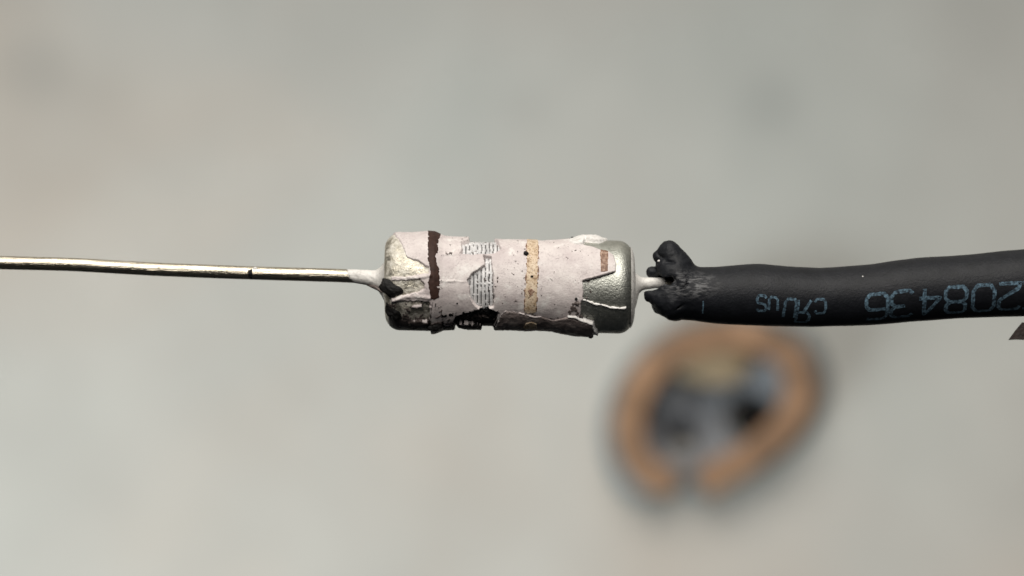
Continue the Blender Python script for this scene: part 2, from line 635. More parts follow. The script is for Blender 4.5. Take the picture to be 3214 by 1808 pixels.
# lifted rims and folds
for ln, wd, h in ((Z1([(772, 412), (1000, 402), (1232, 402)]), 0.04, 0.022), (Z1([(772, 700), (900, 700), (1060, 706)]), 0.035, 0.022),
                  (Z1([(190, 880), (400, 862), (520, 870), (655, 880)]), 0.07, 0.06), (Z1([(420, 660), (560, 660), (660, 640)]), 0.06, 0.04),
                  (Z1([(1090, 860), (1120, 945), (1190, 1005)]), 0.04, 0.02), (Z2([(1275, 588), (1100, 640), (930, 688)]), 0.05, 0.03),
                  (Z2([(770, 1085), (900, 1108), (1030, 1150), (1045, 1210)]), 0.05, 0.05)):
    thick += h * smooth(-0.03, wd, line_sdf(ln, wd, 0.02)) * (0.35 + 0.65 * smooth(-0.5, 0.3, NZ1 + 0.5 * NZ3))
layer("coating", coat, COAT_R + thick, BASE, MAT["coat"], res)

# curled flake at the top of the right cap and the lifted flap along the underside
flk = poly_sdf(Z2([(770, 270), (800, 215), (830, 60), (1200, 60), (1190, 236), (1115, 268), (950, 254), (932, 300), (840, 304)]), 0.020)
o = layer("coating_flake", flk, COAT_R + 0.015 + 0.10 * smooth(float(xof(1788)), float(xof(1832)), GX) * (1 - smooth(float(xof(1866)), float(xof(1900)), GX)) + 0.02 * NZ1, COAT_R - 0.07, MAT["white"], res, edge=0.02)
o["label"] = "white curled flake of coating at the top edge"
flapP = Z2([(-25, 1195), (45, 1065), (95, 1022), (220, 1035), (330, 1060), (400, 1085), (480, 1082), (600, 1118), (760, 1085), (900, 1115), (1030, 1155), (1040, 1215), (1035, 1290), (940, 1315), (940, 1480), (-25, 1480)])
flap = poly_sdf(flapP, 0.012)
lift = 0.03 + 0.05 * smooth(float(xof(1700)), float(xof(1830)), GX) + 0.02 * NZ1
o = layer("shaded_flap", flap, COAT_R + lift, COAT_R - 0.05, MAT["flap"], res, edge=0.03)  # underside shade is put into the flap's brown colour
o["label"] = "browned flap of coating lifting along the underside, shade painted into its colour"
rimP = Z2([(-15, 1185), (45, 1065), (95, 1024), (220, 1036), (330, 1062), (400, 1086), (485, 1082)])
layer("flap_edge", np.minimum(line_sdf(rimP, 0.020, 0.024), 1), COAT_R + lift + 0.012, COAT_R - 0.03, MAT["coat"], res)
rimP = Z2([(770, 1078), (850, 1082), (900, 1112), (960, 1130), (1030, 1152), (1045, 1210), (1090, 1265)])
layer("flap_edge", line_sdf(rimP, 0.034, 0.022), COAT_R + lift + 0.012, COAT_R - 0.03, MAT["white"], res)

o = layer("coating_flake", line_sdf(Z2([(870, 885), (960, 915), (1050, 950), (1140, 968), (1230, 990), (1330, 1000), (1440, 1002)]), 0.032, 0.034), BASE + 0.05 + 0.03 * NZ1, BASE - 0.01, MAT["white"], res, edge=0.022)
o["label"] = "thin white line of coating left across the right cap"
# ---- woven winding showing in the chips
uu = (GU - 1444) / 12.2 + 0.16 * NZ1 + 0.25 * NZ3
ridge = np.abs(np.cos(np.pi * uu))
wav = 0.5 + 0.5 * np.cos(2 * np.pi * (GS / 0.43 + 0.22 * NZ1 + 0.25 * NZ3))
cross = smooth(0.80, 0.96, wav)
cross = cross * smooth(-0.35, 0.15, NZ3 + 0.6 * NZ1)
lowwin = poly_sdf(bare[4], 0)
upwin = poly_sdf(bare[3], 0)
gap = 0.30 + 0.22 * NZ1
wh = np.maximum(smooth(gap, gap + 0.3, ridge), cross)
wh = np.where(lowwin < upwin, np.maximum(smooth(0.36, 0.6, ridge), smooth(0.12, 0.3, NZ1 + 0.5 * NZ3)), wh)
winreg = np.maximum(upwin, lowwin) + 0.08
Wd = np.where(wh > 0.5, 1, -1) * 0.02 + (wh - 0.5) * 0.04
wsdf = np.minimum(winreg, Wd)
layer("winding", wsdf, BASE + 0.045, BASE, MAT["winding"], res, edge=0.018, dip=0.02)
# the dark wire lines in the upper chip lie over the pinkish ground
# ---- colour bands
top = COAT_R + thick
bandA = poly_sdf(Z1([(632, 60), (780, 60), (775, 200), (742, 300), (748, 370), (720, 430), (735, 520), (760, 560), (755, 620), (770, 690), (760, 800), (755, 880), (700, 905), (655, 890), (640, 800), (622, 700), (652, 620), (640, 520), (628, 440), (628, 250)]), 0.032)
holes = 0.95 - NZ2 * 0.9 - 0.55 * NZ1 - 0.62 * smooth(float(xof(1360)), float(xof(1384)), GX)
bandA = np.minimum(bandA, holes * 0.1)
o = layer("colour_band", bandA, top + 0.014, COAT_R - 0.12, MAT["brown"], res, edge=0.014)
o["label"] = "wide dark brown colour band with ragged edge"
bandB = np.minimum(0.06 * (0.75 - NZ2 - 0.5 * NZ1), 1) ; bandB = np.minimum(bandB, poly_sdf(Z2([(322, 60), (440, 60), (450, 300), (446, 500), (440, 700), (436, 850), (425, 1040), (330, 1055), (295, 1040), (300, 880), (312, 700), (318, 500), (322, 250)]), 0.018))
o = layer("colour_band", bandB, top + 0.014, COAT_R - 0.05, MAT["tan"], res, edge=0.014)
o["label"] = "pale tan mottled colour band"
for pts in (Z2([(320, 290), (320, 460), (316, 600), (312, 690)]), Z2([(450, 300), (448, 480), (446, 620), (438, 760)]), Z2([(306, 720), (302, 860), (298, 1030)]), Z2([(436, 880), (426, 1030)])):
    layer("band_edge", np.minimum(line_sdf(pts, 0.024, 0.03), 0.2 + NZ2), top + 0.02, COAT_R - 0.04, MAT["brown2"], res, edge=0.012)
layer("band_stain", poly_sdf(Z2([(330, 800), (370, 780), (410, 805), (395, 850), (350, 870), (345, 830)]), 0.03), top + 0.019, COAT_R - 0.04, MAT["brown2"], res, edge=0.012)
bandC = poly_sdf(Z2([(1118, 352), (1208, 372), (1205, 480), (1200, 596), (1118, 602), (1116, 480)]), 0.014)
o = layer("colour_band", bandC, top + 0.014, COAT_R - 0.05, MAT["brown2"], res, edge=0.014)
o["label"] = "short faded brown remnant of a colour band"
o = layer("band_remnant", poly_sdf(Z2([(285, 1190), (310, 1145), (370, 1130), (430, 1150), (435, 1205), (300, 1205)]), 0.01), COAT_R + lift + 0.03, COAT_R, MAT["tan"], res, edge=0.014)

# ---- char, dirt and shade painted along the underside
charS = np.minimum(poly_sdf(Z1([(150, 905), (320, 905), (640, 935), (700, 930), (790, 1010), (770, 1130), (800, 1180), (760, 1500), (120, 1500)]), 0.03), -0.20 + 0.65 * NZ1 + 0.55 * NZ2 + 0.66 * smooth(-0.6, -0.98, sinT))  # left cap char; its denser underside part adds painted shade
layer("char_shade_film", charS, np.maximum(np.where(coat > 0, top, BASE), BASE) + 0.02, BASE - 0.02, MAT["scorch_shade"], res, edge=0.03)
stain = np.minimum(poly_sdf(Z2([(760, 1060), (800, 960), (840, 900), (900, 920), (900, 1090), (800, 1085)]), 0.03), -0.06 + 0.4 * NZ1 + 0.3 * NZ2)
layer("char_shade_film", stain, top + 0.01, COAT_R - 0.04, MAT["scorch_shade"], res, edge=0.02)
low = np.minimum(poly_sdf(Z1([(770, 1060), (900, 1040), (1050, 1020), (1200, 990), (1400, 1010), (1400, 1480), (770, 1480)]), 0.03), -0.02 + 0.5 * NZ1 + 0.3 * NZ2 + 0.3 * smooth(-0.75, -1.0, sinT))  # char in the chip; thickening toward the underside paints shade
layer("char_shade_film", low, np.where(coat > 0, top, BASE + 0.05) + 0.012, BASE, MAT["char"], res, edge=0.03)
soot_shade = np.minimum(np.minimum(GX - float(xof(1378)), float(xof(1850)) - GX), -0.42 + 0.5 * NZ1 + 0.75 * NZ2 + 0.25 * NZ3 + 0.62 * smooth(-0.55, -0.95, sinT))  # soot specks, packed denser toward the underside as painted shade
soot_shade = np.minimum(soot_shade, np.where(np.abs(GT) < math.radians(130), 1, -1))
layer("char_shade_film", soot_shade * 0.3, np.where(coat > 0.01, top, BASE + 0.05) + 0.006, np.where(coat > 0.01, top, BASE + 0.05) - 0.03, MAT["scorch_shade"], res, edge=0.02)
crack_shade_lines = [Z1([(690, 900), (672, 1000), (655, 1130)]), Z1([(715, 930), (705, 1040)]), Z2([(1275, 596), (1100, 655), (915, 698)]), Z2([(540, 640), (500, 740), (465, 810)]), Z2([(490, 380), (610, 405)])]  # cracks, plus the lifted tongue edge's cast shadow painted as a line
for c, wd in zip(crack_shade_lines, (0.022, 0.018, 0.020, 0.012, 0.010)):
    layer("crack_shade", line_sdf(c, wd, 0.012), COAT_R + 0.012 + thick, BASE - 0.01, MAT["core"], res, edge=0.012)


# ---- crumbs of char
def crumb(name, p, r, mat, parent, seed, rot=0.0, amp=0.35, sub=3):
    import bmesh
    bm = bmesh.new()
    bmesh.ops.create_icosphere(bm, subdivisions=sub, radius=1.0)
    co = np.array([v.co[:] for v in bm.verts])
    nn = 1 + amp * fbm(co[:, 0] * 1.6 + seed, co[:, 1] * 1.6, co[:, 2] * 1.6, seed, 4)
    co = co * nn[:, None] * np.array(r)
    c, s = math.cos(rot), math.sin(rot)
    co = np.stack([co[:, 0] * c - co[:, 1] * s, co[:, 0] * s + co[:, 1] * c, co[:, 2]], 1) + np.array(p)
    fc = [tuple(v.index for v in f.verts) for f in bm.faces]
    bm.free()
    return mesh_obj(name, co, fc, mat, parent)


def on_body(u, v, lift=0.0):
    x, s = P(u, v)
    th = s / R0
    R = float(np.interp(uof(x), CT_U, CT_R)) * K + lift
    return (x, float(cy(uof(x))) + R * math.sin(th), ZA + R * math.cos(th))


z1 = lambda x, y: Z1([(x, y)])[0]
z2 = lambda x, y: Z2([(x, y)])[0]
o = crumb("char_lump", on_body(*z1(250, 772), 0.10), (0.48, 0.27, 0.22), MAT["char"], res, 3, -0.42, 0.45, 4)
o["label"] = "black lump of char stuck to the left cap"
crumb("char_lump", on_body(*z1(262, 1010), -0.02), (0.26, 0.40, 0.22), MAT["char"], res, 8, 0.35, 0.5, 4)
crumb("char_lump", on_body(*z1(700, 1200), -0.04), (0.28, 0.16, 0.2), MAT["char"], res, 18, 0.1, 0.5, 4)
crumb("char_speck", on_body(*z1(298, 450), -0.02), (0.055, 0.045, 0.05), MAT["char"], res, 4)
crumb("char_speck", on_body(*z2(315, 405), 0.03), (0.10, 0.085, 0.07), MAT["char"], res, 5, -0.5, 0.5)
crumb("char_speck", on_body(*z2(378, 648), 0.02), (0.05, 0.035, 0.04), MAT["char"], res, 15)
crumb("char_speck", on_body(*z2(815, 233), 0.02), (0.045, 0.045, 0.05), MAT["char"], res, 6)
crumb("char_speck", on_body(*z2(857, 890), 0.02), (0.05, 0.05, 0.05), MAT["char"], res, 7)
crumb("char_speck", on_body(*z2(868, 938), 0.0), (0.12, 0.075, 0.06), MAT["scorch_shade"], res, 9, 0.1, 0.5)
crumb("char_speck", on_body(*z2(1018, 1283), 0.04), (0.09, 0.08, 0.08), MAT["char"], res, 10, 0.1, 0.5)
crumb("char_speck", on_body(*z1(948, 940), 0.0), (0.03, 0.03, 0.03), MAT["char"], res, 12)
rs = random.Random(4)
for k in range(14):
    u = rs.uniform(1395, 1880)
    v = rs.uniform(770, 985)
    r = rs.uniform(0.010, 0.022)
    crumb("char_speck", on_body(u, v, 0.004), (r, r, r * 0.8), MAT["char"], res, 40 + k, 0, 0.4, 1)

# ---- lead wires with their white paint collars
LW_U = [-900, -300, 0, 224, 497, 640, 785, 1103, 1180, 1230]
LW_V = [806, 817, 824.6, 830, 846, 851.5, 857, 866, 873, 882]
pu = np.linspace(-900, 1225, 300)
pv = np.interp(pu, LW_U, LW_V)
ker = np.hanning(31)
ker /= ker.sum()
pv = np.convolve(np.pad(pv, 15, mode='edge'), ker, mode='valid')
path = [at(u, v) for u, v in zip(pu, pv)]
lrad = 21 * K * (1 + 0.012 * fbm(pu / 60, 0 * pu, 0 * pu, 2))
o = mesh_obj("lead_wire", *tube(path, lrad, 40), MAT["wire"], res)
o["label"] = "shiny bare tinned lead leaving to the left"
wv = lambda u: float(np.interp(u, pu, pv))
crumb("char_speck", at(785, wv(785) + 1, 0.18), (0.11, 0.16, 0.10), MAT["char"], res, 21, 0.1, 0.5)
crumb("wire_nick", at(800, wv(800) - 14, 0.16), (0.09, 0.05, 0.05), MAT["white"], res, 22, 0.2, 0.5)
crumb("wire_nick", at(497, wv(497) - 2, 0.195), (0.10, 0.07, 0.05), MAT["wire"], res, 23, -0.6, 0.6)

mu = np.array([1096, 1103, 1112, 1140, 1165, 1180, 1190, 1198, 1205, 1210, 1214])
mr = np.array([20.0, 21.8, 22.5, 23.5, 25, 30, 38, 48, 60, 72, 88])
mu2 = np.linspace(1096, 1214, 60)
mr2 = np.interp(mu2, mu, mr)
seg = 72
th = np.linspace(0, 2 * math.pi, seg, endpoint=False)
V = []
for u, r in zip(mu2, mr2):
    c = at(u, wv(u) if u < 1150 else wv(1150) + (u - 1150) / 64 * 14)
    skew = 10 * math.sin(1.0) * smooth(1160, 1096, u)
    rr = r * (1 + 0.05 * fbm(u / 22 + 0 * th, np.cos(th) * 2, np.sin(th) * 2, 31)) * K
    dx = (-14 * np.sin(th) * (1 - smooth(1096, 1150, u)) + 9 * fbm(0 * th, np.cos(th) * 3, np.sin(th) * 3, 5) * (1 - smooth(1096, 1140, u))) * K
    for k in range(seg):
        V.append((c[0] + dx[k], c[1] + rr[k] * math.sin(th[k]), c[2] + rr[k] * math.cos(th[k])))
ii, jj = np.meshgrid(np.arange(len(mu2) - 1), np.arange(seg), indexing='ij')
ii, jj = ii.ravel(), jj.ravel()
Fq = np.stack([ii * seg + jj, ii * seg + (jj + 1) % seg, (ii + 1) * seg + (jj + 1) % seg, (ii + 1) * seg + jj], 1)
o = mesh_obj("paint_collar", V, Fq, MAT["meniscus"], res)
o["label"] = "white paint collar creeping onto the left lead"
# dark burr of paint below the left collar
p0, p1, p2 = at(1152, 894, 0.1), at(1178, 902, 0.3), at(1200, 918, 0.5)
o = mesh_obj("paint_burr", *tube([p0, p1, p2], [0.03, 0.075, 0.012], 12), MAT["scorch_shade"], res)
crumb("char_speck", at(1158, 892, 0.12), (0.06, 0.045, 0.05), MAT["scorch_shade"], res, 26)

# right lead, coated white
ru = np.linspace(1975, 2300, 80)
rv = np.interp(ru, [1975, 2000, 2060, 2120, 2300], [897, 892, 887, 890, 920])
rr_ = np.interp(ru, [1975, 1986, 1992, 1998, 2006, 2016, 2030, 2060, 2078, 2090, 2300], [80, 62, 46, 36, 27, 21, 18, 17.5, 17.5, 15, 15]) * K
rr_ = rr_ * (1 + 0.05 * fbm(ru / 16, 0 * ru, 0 * ru, 3))
sel = ru <= 2092
o = mesh_obj("paint_collar", *tube([at(u, v) for u, v in zip(ru[sel], rv[sel])], rr_[sel], 40), MAT["meniscus"], res)
o["label"] = "white paint covering the right lead up to the sleeve"
mesh_obj("lead_wire", *tube([at(u, v) for u, v in zip(ru[sel.sum() - 3:], rv[sel.sum() - 3:])], 15 * K, 24), MAT["wire"], res)
# white ring of paint on the right end face
lathe("paint_face", [(1978, 128), (1984, 120), (1988, 108), (1991, 92), (1993, 60), (1994, 10)], MAT["meniscus"], res, 96, 0.03, 3)


# ------------------------------------------------------------------ torn heat-shrink sleeve (signed-distance sculpt)
TOPU = [2100, 2166, 2183, 2204, 2242, 2300, 2359, 2394, 2429, 2488, 2578, 2639, 2738, 2799, 2888, 2971, 3054, 3137, 3214, 3500, 4000]
TOPV = [838, 834, 836, 838, 838, 833, 828, 828, 832, 837, 841, 837, 829, 819, 808, 804, 798, 788.5, 782, 760, 735]
BOTU = [2060, 2101, 2159, 2195, 2242, 2312, 2429, 2561, 2611, 2672, 2749, 2819, 2855, 2910, 2971, 3027, 3110, 3214, 3500, 4000]
BOTV = [996, 1002, 1004, 1009, 1016, 1020, 1024, 1026, 1024, 1023, 1020, 1014, 1010, 1007, 1002, 998.5, 996, 993, 985, 965]


def sl(u):
    t = np.interp(u, TOPU, TOPV)
    b = np.interp(u, BOTU, BOTV)
    return t, b


_su = np.arange(2000, 4001, 4.0)
_t, _b = sl(_su)
ker = np.hanning(15)
ker /= ker.sum()
_t = np.convolve(np.pad(_t, 7, mode='edge'), ker, mode='valid')
_b = np.convolve(np.pad(_b, 7, mode='edge'), ker, mode='valid')
S_C, S_R = yof((_t + _b) / 2), (_b - _t) / 2 * K


def capsule(x, y, z, a, b, ra, rb):
    a, b = np.array(a), np.array(b)
    d = b - a
    t = np.clip(((x - a[0]) * d[0] + (y - a[1]) * d[1] + (z - a[2]) * d[2]) / (d @ d + 1e-12), 0, 1)
    return np.sqrt((x - a[0] - d[0] * t) ** 2 + (y - a[1] - d[1] * t) ** 2 + (z - a[2] - d[2] * t) ** 2) - (ra + (rb - ra) * t)


def smin(a, b, k):
    h = np.clip(0.5 + 0.5 * (b - a) / k, 0, 1)
    return b * (1 - h) + a * h - k * h * (1 - h)


def smax(a, b, k):
    return -smin(-a, -b, k)


def px(u, v, z):
    p = at(u, v, 0)
    return (p[0], p[1], z * K)


def sleeve_sdf(x, y, z):
    u = uof(x)
    c = np.interp(u, _su, S_C)
    R = np.interp(u, _su, S_R)
    rad = np.sqrt((y - c) ** 2 + (z * 1.0) ** 2)
    d = rad - R
    end = (2118 + 10 * np.sin(np.arctan2(y - c, z) * 2 + 0.7)) * 1.0
    d = smax(d, (end - u) * K, 0.12)
    # gathered end: lower lip, upper curled lobe, small lobe
    d = smin(d, capsule(x, y, z, px(2040, 930, 26), px(2108, 948, 26), 20 * K, 55 * K), 0.18)
    d = smin(d, capsule(x, y, z, px(2070, 964, 4), px(2110, 964, 6), 23 * K, 38 * K), 0.16)
    d = smin(d, capsule(x, y, z, px(2029, 917, 30), px(2070, 935, 44), 10 * K, 26 * K), 0.10)
    up = capsule(x, y, z, px(2101, 792, 10), px(2130, 838, 14), 37 * K, 46 * K)
    up = smin(up, capsule(x, y, z, px(2067, 805, 14), px(2098, 800, 16), 18 * K, 36 * K), 0.14)
    up = smin(up, capsule(x, y, z, px(2100, 836, 14), px(2128, 866, 24), 42 * K, 50 * K), 0.08)
    up = smin(up, capsule(x, y, z, px(2118, 812, 46), px(2138, 828, 50), 7 * K, 7 * K), 0.10)
    d = smin(d, up, 0.22)
    d = smin(d, capsule(x, y, z, px(2112, 858, 30), px(2108, 942, 30), 46 * K, 52 * K), 0.15)
    d = smin(d, capsule(x, y, z, px(2046, 854, -4), px(2094, 860, 0), 18 * K, 30 * K), 0.06)
    # rolled rim round the mouth
    rim = capsule(x, y, z, px(2092, 844, 46), px(2122, 858, 66), 9 * K, 11 * K)
    rim = np.minimum(rim, capsule(x, y, z, px(2122, 858, 66), px(2140, 885, 78), 11 * K, 13 * K))
    rim = np.minimum(rim, capsule(x, y, z, px(2140, 885, 78), px(2128, 922, 70), 13 * K, 12 * K))
    rim = np.minimum(rim, capsule(x, y, z, px(2128, 922, 70), px(2060, 918, 40), 12 * K, 8 * K))
    d = smin(d, rim, 0.12)
    # creases
    for a, b, r in (((2086, 822, 54), (2114, 824, 62), 5), ((2066, 800, 32), (2078, 811, 42), 4), ((2090, 975, 62), (2180, 948, 92), 3)):
        d = smax(d, -capsule(x, y, z, px(*a), px(*b), r * K, r * K), 0.05)
    # mouth
    mouth = capsule(x, y, z, px(2010, 888, 20), px(2104, 882, 44), 28 * K, 25 * K)
    mouth = smin(mouth, capsule(x, y, z, px(2050, 890, 80), px(2104, 880, 90), 25 * K, 21 * K), 0.1)
    d = smax(d, -mouth, 0.05)
    # bore round the lead
    d = smax(d, -capsule(x, y, z, px(2080, 886, 10), px(2200, 905, 0), 24 * K, 24 * K), 0.04)
    return d


def sleeve_noise(x, y, z, d):
    u = uof(x)
    a = 0.004 + 0.034 * (1 - smooth(2080, 2240, u))
    return d + a * fbm(x * 3.2, y * 3.2, z * 3.2, 51, 3) + 0.55 * a * fbm(x * 9, y * 9, z * 9, 61, 3)


def surface_nets(f, lo, hi, h):
    ax = [np.arange(l, hh + h, h) for l, hh in zip(lo, hi)]
    X, Y, Z = np.meshgrid(*ax, indexing='ij')
    S = f(X, Y, Z)
    sg = S < 0
    n0, n1, n2 = (s - 1 for s in S.shape)
    cnt = np.zeros((n0, n1, n2), np.int16)
    for a in (0, 1):
        for b in (0, 1):
            for c in (0, 1):
                cnt += sg[a:n0 + a, b:n1 + b, c:n2 + c]
    act = (cnt > 0) & (cnt < 8)
    idx = -np.ones(act.shape, np.int64)
    I = np.argwhere(act)
    idx[act] = np.arange(len(I))
    acc = np.zeros((len(I), 3))
    num = np.zeros(len(I))
    cor = [(a, b, c) for a in (0, 1) for b in (0, 1) for c in (0, 1)]
    for i, p in enumerate(cor):
        for q in cor[i + 1:]:
            if sum(abs(p[k] - q[k]) for k in range(3)) != 1:
                continue
            sa = S[I[:, 0] + p[0], I[:, 1] + p[1], I[:, 2] + p[2]]
            sb = S[I[:, 0] + q[0], I[:, 1] + q[1], I[:, 2] + q[2]]
            cr = (sa < 0) != (sb < 0)
            t = np.where(cr, sa / np.where(cr, sa - sb, 1), 0)
            pos = np.array(p) + t[:, None] * (np.array(q) - np.array(p))
            acc += np.where(cr[:, None], pos, 0)
            num += cr
    Vv = (I + acc / num[:, None]) * h + np.array(lo)
    faces = []
    for axis in range(3):
        sl_a = [slice(1, -1)] * 3
        sl_a[axis] = slice(0, -1)
        sl_b = [slice(1, -1)] * 3
        sl_b[axis] = slice(1, None)
        A, B = sg[tuple(sl_a)], sg[tuple(sl_b)]
        for flip, msk in ((False, A & ~B), (True, ~A & B)):
            E_ = np.argwhere(msk)
            e = E_ + 1
            e[:, axis] -= 1
            b1, b2 = (axis + 1) % 3, (axis + 2) % 3
            o1 = np.zeros(3, int)
            o1[b1] = 1
            o2 = np.zeros(3, int)
            o2[b2] = 1
            q = [e - o1 - o2, e - o2, e, e - o1]
            q = [idx[t[:, 0], t[:, 1], t[:, 2]] for t in q]
            if flip:
                q = q[::-1]
            faces.append(np.stack(q, 1))
    Fq = np.concatenate(faces)
    Fq = Fq[(Fq >= 0).all(1)]
    return Vv, Fq


slv = thing("heat_shrink_sleeve", "black heat-shrink sleeve with melted torn end and pale blue print, over the right lead", "sleeve")
lo = (float(xof(2006)), float(yof(1046)), -1.35)
hi = (float(xof(3900)), float(yof(742)), 1.35)
Vs, Fs = surface_nets(lambda x, y, z: sleeve_noise(x, y, z, sleeve_sdf(x, y, z)), lo, hi, 0.042)
Vs[:, 2] += ZA
mesh_obj("tubing", Vs, Fs, MAT["sleeve"], slv)

# printed characters: strokes on a unit cell, x right 0..1, y up 0..1 (as read the right way up)
GL = {
    'E': [[(1, 1), (0, 1), (0, 0), (1, 0)], [(0, .5), (.8, .5)]],
    '2': [[(0, .85), (.15, 1), (.85, 1), (1, .85), (1, .6), (.85, .5), (.1, .18), (0, 0), (1, 0)]],
    '0': [[(.2, 0), (0, .2), (0, .8), (.2, 1), (.8, 1), (1, .8), (1, .2), (.8, 0), (.2, 0)]],
    '8': [[(.2, .52), (.05, .65), (.05, .88), (.2, 1), (.8, 1), (.95, .88), (.95, .65), (.8, .52), (.2, .52), (0, .38), (0, .14), (.18, 0), (.82, 0), (1, .14), (1, .38), (.8, .52)]],
    '4': [[(.75, 0), (.75, 1), (0, .32), (1, .32)]],
    '3': [[(0, .88), (.18, 1), (.8, 1), (1, .86), (1, .64), (.8, .53), (.35, .53)], [(.8, .53), (1, .4), (1, .14), (.8, 0), (.15, 0), (0, .12)]],
    '6': [[(.95, .95), (.2, 1), (0, .8), (0, .16), (.18, 0), (.82, 0), (1, .14), (1, .42), (.85, .55), (.1, .55)]],
    'c': [[(1, .8), (.8, 1), (.2, 1), (0, .8), (0, .2), (.2, 0), (.8, 0), (1, .2)]],
    'u': [[(0, 1), (0, .2), (.25, 0), (.75, 0), (1, .2), (1, 1)]],
    's': [[(1, .85), (.8, 1), (.2, 1), (0, .8), (.15, .56), (.85, .46), (1, .22), (.8, 0), (.2, 0), (0, .15)]],
    'R': [[(1, 0), (1, 1), (.2, 1), (0, .85), (0, .62), (.2, .5), (1, .5)], [(.55, .5), (0, 0)]],      # mirrored R
    'U': [[(0, 1), (0, .2), (.2, 0), (.8, 0), (1, .2), (1, 1)]],
}


def print_glyph(name, ch, u_right, width, a0, a1, half, shear=0.0):
    """upside-down character: its left edge lies at u_right, its foot at arc a0 and its head at arc a1 (drawing units, + is up)"""
    V, F = [], []
    for st in GL[ch]:
        pts = []
        for (x0_, y0_), (x1_, y1_) in zip(st[:-1], st[1:]):
            m = max(2, int(math.hypot((x1_ - x0_) * width, (y1_ - y0_) * abs(a1 - a0)) / 3))
            for k in range(m):
                pts.append((x0_ + (x1_ - x0_) * k / m, y0_ + (y1_ - y0_) * k / m))
        pts.append(st[-1])
        q = np.array([(u_right - (x + shear * y) * width, a0 + (a1 - a0) * y) for x, y in pts])
        q = q + 0.9 * np.stack([fbm(q[:, 0] / 7, q[:, 1] / 7, 0, 71), fbm(q[:, 0] / 7, q[:, 1] / 7, 0, 72)], 1)
        t = np.gradient(q, axis=0)
        t /= np.linalg.norm(t, axis=1)[:, None] + 1e-9
        nn = np.stack([-t[:, 1], t[:, 0]], 1)
        hw = half * (1 + 0.25 * fbm(q[:, 0] / 9, q[:, 1] / 9, 0, 73))
        base = len(V)
        for i in range(len(q)):
            for sgn in (-1, 1):
                uu_, aa = q[i] + sgn * hw[i] * nn[i]
                x = float(xof(uu_))
                R = float(np.interp(uu_, _su, S_R))
                th = aa * K / R
                V.append((x, float(np.interp(uu_, _su, S_C)) + (R + 0.012) * math.sin(th), ZA + (R + 0.012) * math.cos(th)))
        for i in range(len(q) - 1):
            F.append((base + 2 * i, base + 2 * i + 1, base + 2 * i + 3, base + 2 * i + 2))
    o = mesh_obj(name, V, F, MAT["ink"], slv)
    return o


ur = 2781.0
for ch, uR in (('6', 2778), ('3', 2856), ('4', 2942), ('8', 3024), ('0', 3110), ('2', 3191), ('E', 3266)):
    print_glyph("printed_character", ch, uR, 66, 1, -90, 5.8)
print_glyph("printed_character", 's', 2400, 30, -2, -52, 4.2)
print_glyph("printed_character", 'u', 2435, 27, -5, -48, 4.2)
print_glyph("printed_character", 'U', 2496, 36, -8, -72, 4.6, 0.2)
print_glyph("printed_character", 'R', 2540, 40, -10, -92, 4.6, 0.2)
print_glyph("printed_character", 'c', 2585, 34, -6, -52, 4.4)
# pale scuffs by the torn end
GL['l'] = [[(.5, 0), (.45, .5), (.6, 1)]]
o = print_glyph("printed_character", 'l', 2210, 14, -20, -66, 2.2)
o["label"] = "faint worn stroke near the burnt end"
crumb("dust_speck", at(2708, 868, 1.06), (0.028, 0.028, 0.02), MAT["white"], slv, 81, 0, 0.3, 2)
crumb("dust_speck", at(2068, 819, 0.42), (0.05, 0.04, 0.03), MAT["white"], slv, 82, 0.4, 0.3, 2)
crumb("dust_speck", at(3190, 868, 1.1), (0.022, 0.022, 0.02), MAT["white"], slv, 83, 0, 0.3, 2)

# ------------------------------------------------------------------ dark pointed jaw tip at the right edge
jw = [(3165, 1067), (3186, 1038), (3208, 1012), (3216, 1013), (3260, 1000), (3420, 985), (3700, 985), (3700, 1075), (3420, 1080), (3250, 1068), (3190, 1066)]
V, F = [], []
n = len(jw)
for zz, ins in ((-0.9, 0), (0.55, 0), (0.75, 3.5)):
    cxx, cyy = sum(p[0] for p in jw) / n, sum(p[1] for p in jw) / n
    for (u, v) in jw:
        k = ins / 60.0
        V.append(at(u + (cxx - u) * k * 0.12, v + (cyy - v) * k, zz))
for l in range(2):
    for i in range(n):
        j = (i + 1) % n
        F.append((l * n + i, l * n + j, (l + 1) * n + j, (l + 1) * n + i))
F += [tuple(range(n)), tuple(range(2 * n, 3 * n))[::-1]]
jaw = mesh_obj("jaw_tip", V, F, MAT["jaw"], shade=False)
jaw["label"] = "dark pointed tip poking in at the right edge under the black sleeve"
jaw["category"] = "clip jaw"

# ------------------------------------------------------------------ blurred fitting with a split brown ring on the worktop
fit = thing("split_ring_fitting", "blurred dark metal fitting with split tan-brown ring, on the mat below the sleeve", "fitting")


def tb(X, Y, z):
    """zoom position on the fitting -> point z mm above the worktop"""
    u, v = 1850 + X / 2.07, 980 + Y / 2.07
    s = K * (D + ZA - z) / D
    return ((u - PW / 2) * s, -(v - PH / 2) * s, z)


outer = [(640, 1120), (600, 1130), (470, 1190), (330, 1180), (240, 1090), (175, 950), (150, 800), (165, 620), (250, 430), (410, 230), (690, 100), (1000, 75), (1290, 130), (1425, 250), (1480, 450), (1435, 650), (1300, 850), (1100, 985), (900, 1085), (720, 1185)]
cl = [(560, 1070), (440, 1090), (330, 1010), (265, 880), (250, 740), (270, 590), (340, 440), (470, 290), (690, 165), (950, 128), (1180, 180), (1320, 300), (1370, 460), (1345, 610), (1260, 760), (1120, 890), (960, 985), (800, 1070), (725, 1120)]


